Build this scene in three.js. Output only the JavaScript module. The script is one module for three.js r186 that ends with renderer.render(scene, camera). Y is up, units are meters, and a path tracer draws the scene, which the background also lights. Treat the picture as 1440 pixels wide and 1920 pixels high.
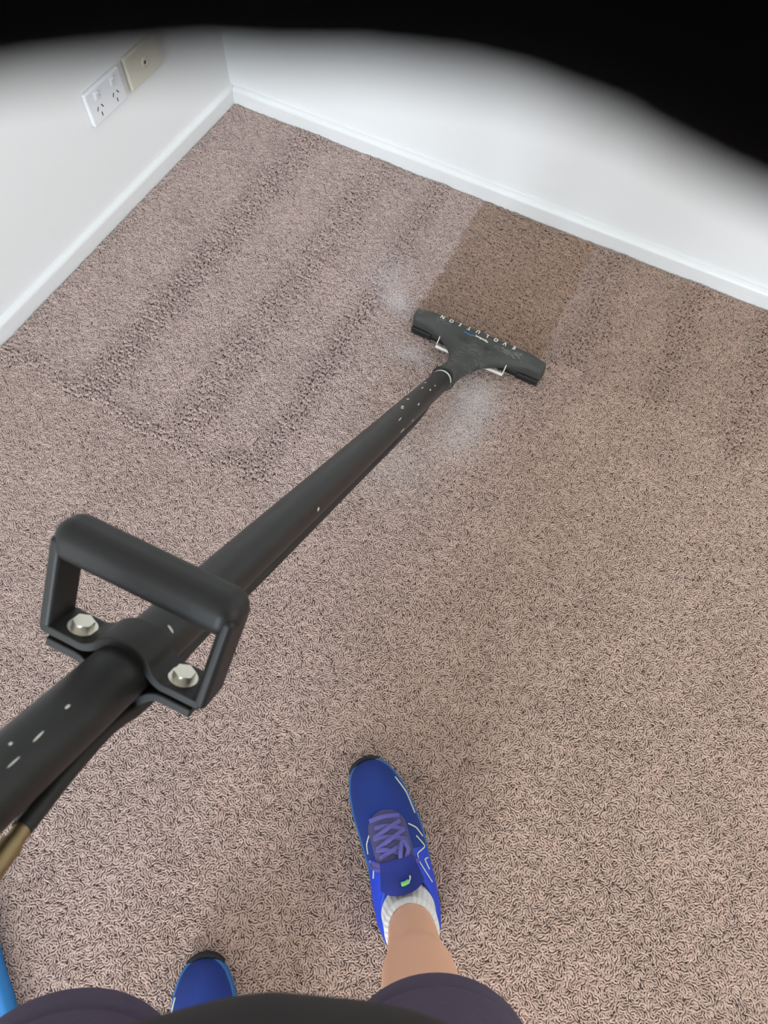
import * as THREE from 'three';
import { RoundedBoxGeometry } from 'three/addons/geometries/RoundedBoxGeometry.js';
import { mergeGeometries } from 'three/addons/utils/BufferGeometryUtils.js';
import { RectAreaLightUniformsLib } from 'three/addons/lights/RectAreaLightUniformsLib.js';
import { FontLoader } from 'three/addons/loaders/FontLoader.js';
import { TextGeometry } from 'three/addons/geometries/TextGeometry.js';
import { ImprovedNoise } from 'three/addons/math/ImprovedNoise.js';

// ------------------------------------------------------------------ camera, sky, lights, exposure
const scene = new THREE.Scene();
const V = (x, y, z) => new THREE.Vector3(x, y, z);
const EYE = V(1.2509, 1.3278, 1.4635);
const RIGHT = V(0.87853, 0.01119, -0.47755), UP = V(-0.43588, 0.42779, -0.79184), BACK = V(0.19543, 0.90381, 0.3807);
const camera = new THREE.PerspectiveCamera(2 * Math.atan(960 / 1360) * 180 / Math.PI, 0.75, 0.003, 60);
camera.matrixAutoUpdate = true;
camera.quaternion.setFromRotationMatrix(new THREE.Matrix4().makeBasis(RIGHT, UP, BACK));
camera.position.copy(EYE);
camera.focus = 1.25;
camera.userData.fStop = 12;
scene.add(camera);

scene.background = new THREE.Color(2.6, 3.0, 3.5);
RectAreaLightUniformsLib.init();
const renderer = new THREE.WebGLRenderer({ antialias: true });
renderer.toneMapping = THREE.LinearToneMapping;
renderer.toneMappingExposure = 0.68;
renderer.shadowMap.enabled = true;

const ROOM = { x: 3.5, z: 5.4, h: 2.4 };
const WIN = { x0: 0.8, x1: 2.4, y0: 0.6, y1: 2.1 };       // window in the wall behind the person
const WIN2 = { z0: 0.7, z1: 1.9, y0: 0.9, y1: 2.1 };         // unseen window added in the right wall for warm fill light
function windowLight(w, h, pos, target, color, intensity) {
  const l = new THREE.RectAreaLight(color, intensity, w, h);
  l.position.copy(pos); l.lookAt(target); scene.add(l);
}
windowLight(WIN.x1 - WIN.x0 - 0.1, WIN.y1 - WIN.y0 - 0.1, V((WIN.x0 + WIN.x1) / 2, (WIN.y0 + WIN.y1) / 2, ROOM.z - 0.03), V((WIN.x0 + WIN.x1) / 2, (WIN.y0 + WIN.y1) / 2, 0), new THREE.Color(0.80, 0.915, 1.0), 34);
windowLight(WIN2.z1 - WIN2.z0 - 0.1, WIN2.y1 - WIN2.y0 - 0.1, V(ROOM.x - 0.03, (WIN2.y0 + WIN2.y1) / 2, (WIN2.z0 + WIN2.z1) / 2), V(0, (WIN2.y0 + WIN2.y1) / 2, (WIN2.z0 + WIN2.z1) / 2), new THREE.Color(1.0, 0.84, 0.62), 3.4);

// ------------------------------------------------------------------ helpers
let seed = 7;
const rnd = () => { seed = (seed * 1664525 + 1013904223) >>> 0; return seed / 4294967296; };
const noise = new ImprovedNoise();
const fbm = (x, y, z) => noise.noise(x, y, z) * 0.6 + noise.noise(x * 2.1, y * 2.1, z * 2.1 + 7) * 0.3 + noise.noise(x * 4.3, y * 4.3, z * 4.3 + 3) * 0.15;
const lerp = THREE.MathUtils.lerp, clamp = THREE.MathUtils.clamp, sstep = THREE.MathUtils.smoothstep;
const std = (c, roughness = 0.6, more = {}) => new THREE.MeshStandardMaterial({ color: Array.isArray(c) ? new THREE.Color().setRGB(...c) : new THREE.Color(c), roughness, side: THREE.DoubleSide, ...more });
const phys = (c, roughness = 0.6, more = {}) => new THREE.MeshPhysicalMaterial({ color: Array.isArray(c) ? new THREE.Color().setRGB(...c) : new THREE.Color(c), roughness, side: THREE.DoubleSide, ...more });
const used = {};
function numbered(name) { const k = used[name] = (used[name] ?? -1) + 1; return k ? `${name}_${String(k).padStart(3, '0')}` : name; }
function part(name, geo, mat, parent, label) {
  const list = Array.isArray(geo) ? geo : [geo];
  const strip = list.map((g) => { const h = g.index ? g.toNonIndexed() : g; for (const k of Object.keys(h.attributes)) if (!['position', 'normal', 'uv'].includes(k)) h.deleteAttribute(k); return h; });
  if (strip.length > 1 && strip.some((g) => !g.attributes.uv)) strip.forEach((g) => g.deleteAttribute('uv'));
  const m = new THREE.Mesh(list.length > 1 ? mergeGeometries(strip) : list[0], mat);
  m.name = parent === scene ? numbered(name) : name; m.castShadow = m.receiveShadow = true;
  if (label) m.userData.label = label;
  parent.add(m); return m;
}
function group(name, label, category, pos, grp) {
  const g = new THREE.Group(); g.name = numbered(name); g.userData = { label, category }; if (grp) g.userData.group = grp;
  if (pos) g.position.copy(pos); scene.add(g); return g;
}
function structure(name, geo, mat, parent = scene) { const m = part(name, geo, mat, parent); if (parent === scene) m.userData.kind = 'structure'; return m; }
function box(w, h, d, x = 0, y = 0, z = 0, r = 0) {
  const g = r ? new RoundedBoxGeometry(w, h, d, 3, r) : new THREE.BoxGeometry(w, h, d);
  return g.translate(x, y, z);
}
function cyl(r0, r1, a, b, seg = 24, open = false) {             // from a (r0) to b (r1)
  const d = b.clone().sub(a), g = new THREE.CylinderGeometry(r1, r0, d.length(), seg, 1, open);
  g.translate(0, d.length() / 2, 0).applyQuaternion(new THREE.Quaternion().setFromUnitVectors(V(0, 1, 0), d.normalize())).translate(a.x, a.y, a.z);
  return g;
}
function tube(points, r, seg = 40, sides = 10, closed = false) { return new THREE.TubeGeometry(new THREE.CatmullRomCurve3(points, closed, 'centripetal'), seg, r, sides, closed); }
function ball(r, p, sx = 1, sy = 1, sz = 1) { return new THREE.SphereGeometry(r, 20, 14).scale(sx, sy, sz).translate(p.x, p.y, p.z); }
// grid of points -> surface
function sheet(nu, nv, fn, closeU = false) {
  const pos = [], uv = [], idx = [];
  for (let i = 0; i <= nu; i++) for (let j = 0; j <= nv; j++) { const p = fn(i / nu, j / nv); pos.push(p.x, p.y, p.z); uv.push(i / nu, j / nv); }
  for (let i = 0; i < nu; i++) for (let j = 0; j < nv; j++) { const a = i * (nv + 1) + j, b = a + nv + 1; idx.push(a, b, a + 1, b, b + 1, a + 1); }
  const g = new THREE.BufferGeometry();
  g.setAttribute('position', new THREE.Float32BufferAttribute(pos, 3)); g.setAttribute('uv', new THREE.Float32BufferAttribute(uv, 2));
  g.setIndex(idx); g.computeVertexNormals();
  if (closeU) { const n = g.attributes.normal; for (let j = 0; j <= nv; j++) { const a = j, b = nu * (nv + 1) + j, v = V(n.getX(a) + n.getX(b), n.getY(a) + n.getY(b), n.getZ(a) + n.getZ(b)).normalize(); n.setXYZ(a, v.x, v.y, v.z); n.setXYZ(b, v.x, v.y, v.z); } }
  return g;
}
// signed distance field -> smooth mesh (surface nets)
function meshField(f, lo, hi, cell) {
  const n = [0, 1, 2].map((k) => Math.ceil((hi.getComponent(k) - lo.getComponent(k)) / cell) + 1), [nx, ny, nz] = n;
  const F = new Float32Array(nx * ny * nz), at = (i, j, k) => (k * ny + j) * nx + i;
  for (let k = 0; k < nz; k++) for (let j = 0; j < ny; j++) for (let i = 0; i < nx; i++) F[at(i, j, k)] = f(lo.x + i * cell, lo.y + j * cell, lo.z + k * cell);
  const id = new Int32Array(nx * ny * nz).fill(-1), pos = [], nor = [], idx = [], e = cell * 0.3;
  const C = [[0, 0, 0], [1, 0, 0], [0, 1, 0], [1, 1, 0], [0, 0, 1], [1, 0, 1], [0, 1, 1], [1, 1, 1]], E = [[0, 1], [2, 3], [4, 5], [6, 7], [0, 2], [1, 3], [4, 6], [5, 7], [0, 4], [1, 5], [2, 6], [3, 7]];
  for (let k = 0; k < nz - 1; k++) for (let j = 0; j < ny - 1; j++) for (let i = 0; i < nx - 1; i++) {
    const v = C.map((c) => F[at(i + c[0], j + c[1], k + c[2])]); let m = 0; for (const x of v) m += x < 0; if (!m || m === 8) continue;
    let x = 0, y = 0, z = 0, q = 0;
    for (const [a, b] of E) if ((v[a] < 0) !== (v[b] < 0)) { const t = v[a] / (v[a] - v[b]); x += lerp(C[a][0], C[b][0], t); y += lerp(C[a][1], C[b][1], t); z += lerp(C[a][2], C[b][2], t); q++; }
    const p = [lo.x + (i + x / q) * cell, lo.y + (j + y / q) * cell, lo.z + (k + z / q) * cell];
    id[at(i, j, k)] = pos.length / 3; pos.push(...p);
    const g = V(f(p[0] + e, p[1], p[2]) - f(p[0] - e, p[1], p[2]), f(p[0], p[1] + e, p[2]) - f(p[0], p[1] - e, p[2]), f(p[0], p[1], p[2] + e) - f(p[0], p[1], p[2] - e)).normalize(); nor.push(g.x, g.y, g.z);
  }
  const quad = (a, b, c, d, flip) => { if (a < 0 || b < 0 || c < 0 || d < 0) return; flip ? idx.push(a, c, b, a, d, c) : idx.push(a, b, c, a, c, d); };
  for (let k = 1; k < nz - 1; k++) for (let j = 1; j < ny - 1; j++) for (let i = 1; i < nx - 1; i++) {
    const s = F[at(i, j, k)] < 0;
    if (s !== F[at(i + 1, j, k)] < 0) quad(id[at(i, j - 1, k - 1)], id[at(i, j, k - 1)], id[at(i, j, k)], id[at(i, j - 1, k)], !s);
    if (s !== F[at(i, j + 1, k)] < 0) quad(id[at(i - 1, j, k - 1)], id[at(i - 1, j, k)], id[at(i, j, k)], id[at(i, j, k - 1)], !s);
    if (s !== F[at(i, j, k + 1)] < 0) quad(id[at(i - 1, j - 1, k)], id[at(i, j - 1, k)], id[at(i, j, k)], id[at(i - 1, j, k)], !s);
  }
  const g = new THREE.BufferGeometry();
  g.setAttribute('position', new THREE.Float32BufferAttribute(pos, 3)); g.setAttribute('normal', new THREE.Float32BufferAttribute(nor, 3)); g.setIndex(idx);
  return g;
}
const smin = (a, b, k) => { const h = Math.max(k - Math.abs(a - b), 0) / k; return Math.min(a, b) - h * h * k * 0.25; };
function cone(a, b, ra, rb) {                                     // tapered capsule
  const dx = b.x - a.x, dy = b.y - a.y, dz = b.z - a.z, L = dx * dx + dy * dy + dz * dz || 1e-9;
  return (x, y, z) => { const t = clamp(((x - a.x) * dx + (y - a.y) * dy + (z - a.z) * dz) / L, 0, 1); return Math.hypot(x - a.x - dx * t, y - a.y - dy * t, z - a.z - dz * t) - lerp(ra, rb, t); };
}
const blend = (list, k) => (x, y, z) => { let d = 1e3; for (const f of list) { const e = f(x, y, z); d = d > 100 ? e : smin(d, e, k); } return d; };
function canvasTexture(w, h, draw, color = true) {
  const c = document.createElement('canvas'); c.width = w; c.height = h; draw(c.getContext('2d'), w, h);
  const t = new THREE.CanvasTexture(c); if (color) t.colorSpace = THREE.SRGBColorSpace; t.wrapS = t.wrapT = THREE.RepeatWrapping; return t;
}
function noiseTexture(n, fn, repeat) {                            // grey data texture 0..255
  const d = new Uint8Array(n * n * 4);
  for (let j = 0; j < n; j++) for (let i = 0; i < n; i++) { const v = clamp(fn(i, j), 0, 1) * 255; d.set([v, v, v, 255], (j * n + i) * 4); }
  const t = new THREE.DataTexture(d, n, n); t.magFilter = THREE.LinearFilter; t.wrapS = t.wrapT = THREE.RepeatWrapping; if (repeat) t.repeat.set(repeat, repeat); t.needsUpdate = true; return t;
}

// ------------------------------------------------------------------ room shell
const T = 0.12;
const paint = std([0.86, 0.855, 0.845], 0.75, { bumpMap: noiseTexture(256, (i, j) => 0.5 + 0.5 * fbm(i / 9, j / 9, 1), 6), bumpScale: 0.0004 });
const trimPaint = phys([0.83, 0.83, 0.82], 0.32, {});
const carpetBase = std([0.40, 0.30, 0.26], 0.95, { bumpMap: noiseTexture(512, (i, j) => 0.5 + 0.6 * noise.noise(i / 4, j / 4, 2) , 1), bumpScale: 0.004 });
const floorGeo = new THREE.BoxGeometry(ROOM.x + 2 * T, 0.1, ROOM.z + 2 * T).translate(ROOM.x / 2, -0.05, ROOM.z / 2);
{ const p = floorGeo.attributes.position, u = floorGeo.attributes.uv; for (let i = 0; i < p.count; i++) u.setXY(i, p.getX(i) / 0.6, p.getZ(i) / 0.6); }
structure('floor', floorGeo, carpetBase);
structure('ceiling', box(ROOM.x + 2 * T, 0.1, ROOM.z + 2 * T, ROOM.x / 2, ROOM.h + 0.05, ROOM.z / 2), paint);
structure('wall_back', box(ROOM.x + 2 * T, ROOM.h, T, ROOM.x / 2, ROOM.h / 2, -T / 2), paint);
structure('wall_left', box(T, ROOM.h, ROOM.z, -T / 2, ROOM.h / 2, ROOM.z / 2), paint);
function wallWithHole(w, h, x0, x1, y0, y1) {
  const s = new THREE.Shape([[0, 0], [w, 0], [w, h], [0, h]].map((a) => new THREE.Vector2(...a)));
  s.holes.push(new THREE.Path([[x0, y0], [x0, y1], [x1, y1], [x1, y0]].map((a) => new THREE.Vector2(...a))));
  return new THREE.ExtrudeGeometry(s, { depth: T, bevelEnabled: false });
}
structure('wall_front', wallWithHole(ROOM.x + 2 * T, ROOM.h, WIN.x0 + T, WIN.x1 + T, WIN.y0, WIN.y1).translate(-T, 0, ROOM.z), paint);
structure('wall_right', wallWithHole(ROOM.z, ROOM.h, WIN2.z0, WIN2.z1, WIN2.y0, WIN2.y1).applyMatrix4(new THREE.Matrix4().makeBasis(V(0, 0, 1), V(0, 1, 0), V(-1, 0, 0))).translate(ROOM.x + T, 0, 0), paint);
const glass = phys([1, 1, 1], 0.02, { transmission: 1, thickness: 0, ior: 1.45 });
const winFrame = std([0.8, 0.8, 0.8], 0.4);
function windowUnit(name, w, h, matrix) {                         // local: x right, y up, z towards the room
  const g = new THREE.Group(); g.name = name; g.userData = { kind: 'structure' }; scene.add(g); g.applyMatrix4(matrix);
  part('window_frame', [box(w, 0.04, 0.06, w / 2, 0.02, 0), box(w, 0.04, 0.06, w / 2, h - 0.02, 0), box(0.04, h, 0.06, 0.02, h / 2, 0), box(0.04, h, 0.06, w - 0.02, h / 2, 0), box(0.035, h, 0.05, w / 2, h / 2, 0)], winFrame, g);
  for (const s of [0, 1]) part('pane', box(w / 2 - 0.055, h - 0.08, 0.004, w * (0.25 + 0.5 * s), h / 2, 0), glass, g);
  part('window_sill', box(w + 0.06, 0.025, 0.09, w / 2, -0.014, 0.09, 0.006), trimPaint, g);
}
windowUnit('window_1', WIN.x1 - WIN.x0, WIN.y1 - WIN.y0, new THREE.Matrix4().makeBasis(V(-1, 0, 0), V(0, 1, 0), V(0, 0, -1)).setPosition(WIN.x1, WIN.y0, ROOM.z + 0.07));
windowUnit('added_window_2', WIN2.z1 - WIN2.z0, WIN2.y1 - WIN2.y0, new THREE.Matrix4().makeBasis(V(0, 0, 1), V(0, 1, 0), V(-1, 0, 0)).setPosition(ROOM.x + 0.07, WIN2.y0, WIN2.z0));  // made-up window around the warm fill light
// skirting boards: square board with a rounded top edge
const BH = 0.05, BT = 0.0135;
function skirting(len) {
  const s = new THREE.Shape(); s.moveTo(0, 0); s.lineTo(BT, 0); s.lineTo(BT, BH - 0.013); s.quadraticCurveTo(BT, BH - 0.006, BT * 0.62, BH - 0.003); s.quadraticCurveTo(BT * 0.35, BH, 0, BH);
  return new THREE.ExtrudeGeometry(s, { depth: len, bevelEnabled: false, curveSegments: 8 });   // profile in x (out of the wall) and y, runs along z
}
structure('baseboard_left', skirting(ROOM.z), trimPaint);
structure('baseboard_back', skirting(ROOM.x - BT).applyMatrix4(new THREE.Matrix4().makeBasis(V(0, 0, 1), V(0, 1, 0), V(-1, 0, 0))).translate(ROOM.x, 0, 0), trimPaint);
structure('baseboard_right', skirting(ROOM.z - BT).applyMatrix4(new THREE.Matrix4().makeBasis(V(-1, 0, 0), V(0, 1, 0), V(0, 0, -1))).translate(ROOM.x, 0, ROOM.z), trimPaint);
structure('baseboard_front', skirting(ROOM.x - 2 * BT).applyMatrix4(new THREE.Matrix4().makeBasis(V(0, 0, -1), V(0, 1, 0), V(1, 0, 0))).translate(BT, 0, ROOM.z), trimPaint);

// ------------------------------------------------------------------ carpet pile (twisted yarn tufts)
const pileCell = 0.0082;
function tuftCluster() {
  const out = [];
  for (let k = 0; k < 8; k++) {
    const bx = (rnd() - 0.5) * pileCell * 1.1, bz = (rnd() - 0.5) * pileCell * 1.1, a = rnd() * Math.PI * 2, L = 0.0022 + rnd() * 0.0024, top = 0.0047 + rnd() * 0.0010, w = (rnd() - 0.5) * 0.0024;
    const dx = Math.cos(a), dz = Math.sin(a), pts = [V(bx - dx * L * 0.6, 0, bz - dz * L * 0.6), V(bx - dx * L * 0.45 - dz * w, top * 0.8, bz - dz * L * 0.45 + dx * w), V(bx + dz * w, top, bz - dx * w), V(bx + dx * L * 0.5 - dz * w, top * 0.92, bz + dz * L * 0.5 + dx * w), V(bx + dx * L * 0.8, top * 0.55, bz + dz * L * 0.8)];
    out.push(new THREE.TubeGeometry(new THREE.CatmullRomCurve3(pts), 6, 0.0013, 5, false));
  }
  return mergeGeometries(out);
}
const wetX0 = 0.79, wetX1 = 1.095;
function nap(x, z) {                                              // which way the pile lies and how brown it is (wet, soiled, warm light painted in), stroke by stroke
  let tone = 1, lean = 0, open = 0.15, warmSoil = 0.15 + 0.55 * sstep(x + 0.1 * fbm(x * 3, z * 3, 2), 0.75, 1.3); const wob = 0.012 * fbm(x * 6, z * 6, 0) ;  // browning towards the right paints warmer light into the pile, beside its soiling
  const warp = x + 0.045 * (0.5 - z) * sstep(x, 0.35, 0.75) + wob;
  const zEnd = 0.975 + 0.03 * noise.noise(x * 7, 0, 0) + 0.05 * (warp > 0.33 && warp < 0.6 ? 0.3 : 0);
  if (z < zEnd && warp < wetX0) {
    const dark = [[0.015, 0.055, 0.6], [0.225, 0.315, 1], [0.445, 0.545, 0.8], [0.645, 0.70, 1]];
    lean = 0.26; open = 0; tone = 1.08; warmSoil = 0;
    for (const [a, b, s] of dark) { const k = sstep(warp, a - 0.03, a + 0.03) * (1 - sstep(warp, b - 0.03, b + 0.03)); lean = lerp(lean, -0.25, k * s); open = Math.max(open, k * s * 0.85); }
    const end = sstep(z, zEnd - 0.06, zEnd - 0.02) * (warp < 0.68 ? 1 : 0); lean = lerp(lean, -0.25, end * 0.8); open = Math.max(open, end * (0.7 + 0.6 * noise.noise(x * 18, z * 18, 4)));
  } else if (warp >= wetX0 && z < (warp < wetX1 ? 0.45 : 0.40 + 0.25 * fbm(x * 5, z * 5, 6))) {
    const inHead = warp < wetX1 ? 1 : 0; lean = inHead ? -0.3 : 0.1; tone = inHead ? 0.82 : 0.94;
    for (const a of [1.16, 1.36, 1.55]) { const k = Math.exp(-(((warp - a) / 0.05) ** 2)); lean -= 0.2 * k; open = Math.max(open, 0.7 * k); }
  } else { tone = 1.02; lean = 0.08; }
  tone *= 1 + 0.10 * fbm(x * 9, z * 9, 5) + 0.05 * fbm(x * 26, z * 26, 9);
  const warmDamp = (warp >= wetX0 && warp < wetX1 && z < 0.45 ? 1 : 0) * 0.6 + warmSoil;
  return { tone, open: clamp(open + 0.25 * fbm(x * 8, z * 8, 11), 0, 1), lean: lean + 0.1 * fbm(x * 7, z * 7, 8), warmDamp };
}
{
  const X1 = ROOM.x - BT, Z1 = ROOM.z - BT, nx = Math.floor((X1 - BT) / pileCell), nz = Math.floor((Z1 - BT) / pileCell);
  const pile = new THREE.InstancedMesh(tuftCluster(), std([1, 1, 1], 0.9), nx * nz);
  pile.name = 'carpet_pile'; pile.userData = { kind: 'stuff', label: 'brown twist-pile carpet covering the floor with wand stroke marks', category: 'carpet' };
  pile.castShadow = pile.receiveShadow = true;
  const m = new THREE.Matrix4(), q = new THREE.Quaternion(), q2 = new THREE.Quaternion(), c = new THREE.Color();
  let k = 0;
  for (let j = 0; j < nz; j++) for (let i = 0; i < nx; i++) {
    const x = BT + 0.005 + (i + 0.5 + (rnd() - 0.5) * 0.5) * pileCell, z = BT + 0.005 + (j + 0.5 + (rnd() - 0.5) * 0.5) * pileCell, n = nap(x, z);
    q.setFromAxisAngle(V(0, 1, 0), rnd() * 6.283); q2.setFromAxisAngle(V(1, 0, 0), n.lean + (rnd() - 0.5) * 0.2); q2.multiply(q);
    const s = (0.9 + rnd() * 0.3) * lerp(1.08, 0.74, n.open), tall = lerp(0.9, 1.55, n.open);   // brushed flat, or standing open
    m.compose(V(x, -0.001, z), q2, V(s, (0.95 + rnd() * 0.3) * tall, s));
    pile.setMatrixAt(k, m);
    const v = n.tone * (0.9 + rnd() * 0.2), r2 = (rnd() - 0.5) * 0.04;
    c.setRGB(v * (0.50 + r2), v * (lerp(0.382, 0.345, n.warmDamp) + r2 * 0.8), v * (lerp(0.346, 0.260, n.warmDamp) + r2 * 0.6));
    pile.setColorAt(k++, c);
  }
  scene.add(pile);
}

// ------------------------------------------------------------------ wall plates on the left wall
const plateWhite = phys([0.82, 0.83, 0.85], 0.3), plateCream = phys([0.74, 0.70, 0.58], 0.35), slotDark = std([0.05, 0.045, 0.04], 0.8);
function plateBody() { return new RoundedBoxGeometry(0.116, 0.074, 0.011, 4, 0.0035).translate(0, 0, 0.0055); }
const wallTurn = new THREE.Euler(0, Math.PI / 2, 0);              // local x -> -z, local z -> +x
{
  const g = group('power_outlet', 'white double power outlet with two rocker switches on the wall', 'outlet', V(0, 0.273, 0.429)); g.rotation.copy(wallTurn);
  part('plate', plateBody(), plateWhite, g);
  for (const s of [-1, 1]) {
    const sw = part('switch', new RoundedBoxGeometry(0.011, 0.017, 0.006, 3, 0.002).rotateX(0.16).translate(s * 0.027, 0.021, 0.0125), plateWhite, g);
    part('switch_surround', box(0.015, 0.021, 0.0012, s * 0.027, 0.021, 0.0113, 0.0005), plateWhite, g);
    for (const [x, y, a, h] of [[-0.0075, -0.006, -0.52, 0.009], [0.0075, -0.006, 0.52, 0.009], [0, -0.021, 0, 0.009]]) part('slot', box(0.0024, h, 0.0009, 0, 0, 0).rotateZ(a).translate(s * 0.027 + x, y, 0.01085), slotDark, g);
  }
}
{
  const g = group('socket_plate', 'cream wall plate with a single small round socket hole', 'wall plate', V(0, 0.275, 0.292)); g.rotation.copy(wallTurn);
  part('plate', plateBody(), plateCream, g);
  part('socket', new THREE.LatheGeometry([[0.0105, 0], [0.0105, 0.0025], [0.0085, 0.0035], [0.0045, 0.0035], [0.0042, 0.0005]].map((a) => new THREE.Vector2(...a)), 28).rotateX(Math.PI / 2).translate(0, 0, 0.0105), plateCream, g);
  part('socket_hole', new THREE.CylinderGeometry(0.0044, 0.0044, 0.002, 20).rotateX(Math.PI / 2).translate(0, 0, 0.0112), slotDark, g);
  for (const s of [-1, 1]) part('screw_cap', new THREE.SphereGeometry(0.003, 14, 8).scale(1, 1, 0.4).translate(s * 0.042, 0, 0.011), plateCream, g);
}

// ------------------------------------------------------------------ cleaning wand
const A = V(0.940, 0.075, 0.606), CL = V(1.039, 0.822, 1.447);
const wu = CL.clone().sub(A).normalize(), ws = V(0, 1, 0).cross(wu).normalize(), wn = wu.clone().cross(ws).normalize();
const W = (s, n, u) => A.clone().addScaledVector(ws, s).addScaledVector(wn, n).addScaledVector(wu, u);   // wand frame: side, up off the tube, along the tube
const wandBasis = (o) => new THREE.Matrix4().makeBasis(ws, wn, wu).setPosition(o);
const wand = group('cleaning_wand', 'black carpet cleaning wand with wide head, long tube and loop handle', 'wand', null);
// paint chips on the tube: fraction of the turn, metres along the tube, half sizes in texture pixels
const CHIPS = [[0.28, 0.307, 9, 7], [0.246, 0.361, 9, 7], [0.232, 0.370, 10, 5], [0.309, 0.155, 7, 10], [0.266, 0.205, 5, 12], [0.166, 0.19, 5, 9], [0.165, 0.148, 4, 8], [0.13, 0.297, 4, 12], [0.15, 0.418, 3, 16], [0.003, 0.349, 7, 12], [0.01, 0.418, 4, 20], [0.046, 0.794, 8, 5],
  [0.205, 1.194, 3.5, 3.5], [0.192, 1.221, 2.5, 8], [0.25, 1.234, 4, 2.2], [0.181, 1.242, 2, 8], [0.131, 1.062, 22, 4], [0.145, 1.066, 12, 4], [0.149, 1.088, 14, 2], [0.293, 1.06, 16, 3]];
const TUBE = 1.27;
const chips = canvasTexture(512, 2048, (g, w, h) => {
  g.fillStyle = '#222220'; g.fillRect(0, 0, w, h);
  for (let k = 0; k < 2600; k++) { const t = 26 + rnd() * 16; g.fillStyle = `rgba(${t},${t + 2},${t},0.35)`; g.fillRect(rnd() * w, rnd() * h, 1 + rnd() * 3, 2 + rnd() * 14); }
  g.fillStyle = '#d9d6c8';
  const chip = (u, v, a, b) => { g.beginPath(); g.ellipse(u * w, (1 - v) * h, a, b, 0.3 * (rnd() - 0.5), 0, 7); g.fill(); };
  for (const [u, v, a, b] of CHIPS) chip(u, v / TUBE, a, b);
});

const blackPaint = phys([1, 1, 1], 0.42, { map: chips, specularIntensity: 0.75 });
const blackPlain = phys('#21201e', 0.48, { specularIntensity: 0.75 }), blackRubber = std('#1c1c1b', 0.6), scuffs = canvasTexture(1024, 1024, (g, w, h) => {                // matt plastic with dusty scuffs
  g.fillStyle = '#3f403c'; g.fillRect(0, 0, w, h);
  const at = (x, z) => [(x - 0.78) / 0.36 * w, h - (z - 0.40) / 0.36 * h];
  for (let k = 0; k < 5000; k++) { const t = 45 + rnd() * 40; g.fillStyle = `rgba(${t},${t},${t - 3},0.22)`; g.fillRect(rnd() * w, rnd() * h, 1 + rnd() * 7, 1 + rnd() * 3); }
  for (const [x, z, rx, rz, n] of [[1.03, 0.462, 0.05, 0.012, 150], [0.96, 0.50, 0.035, 0.03, 130], [0.93, 0.55, 0.025, 0.04, 130], [0.86, 0.455, 0.03, 0.012, 50], [0.81, 0.447, 0.014, 0.012, 40]]) for (let k = 0; k < n; k++) {
    const [px, py] = at(x + (rnd() + rnd() - 1) * rx, z + (rnd() + rnd() - 1) * rz), a = (rnd() - 0.5) * 0.9, l = 4 + rnd() * 26; g.strokeStyle = `rgba(165,165,158,${0.12 + rnd() * 0.34})`; g.lineWidth = 0.8 + rnd() * 3; g.beginPath(); g.moveTo(px, py); g.lineTo(px + l * Math.cos(a), py + l * Math.sin(a)); g.stroke();
  }
}), headPlastic = phys([1, 1, 1], 0.62, { map: scuffs, bumpMap: noiseTexture(128, (i, j) => 0.5 + fbm(i / 5, j / 5, 3), 1), bumpScale: 0.0003 });
const zinc = std([0.72, 0.68, 0.58], 0.35, { metalness: 0.75 }), brass = std([0.30, 0.22, 0.11], 0.45, { metalness: 0.8 }), whitePaint = std('#e6e3d8', 0.6);
const RT = 0.0215;
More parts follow.
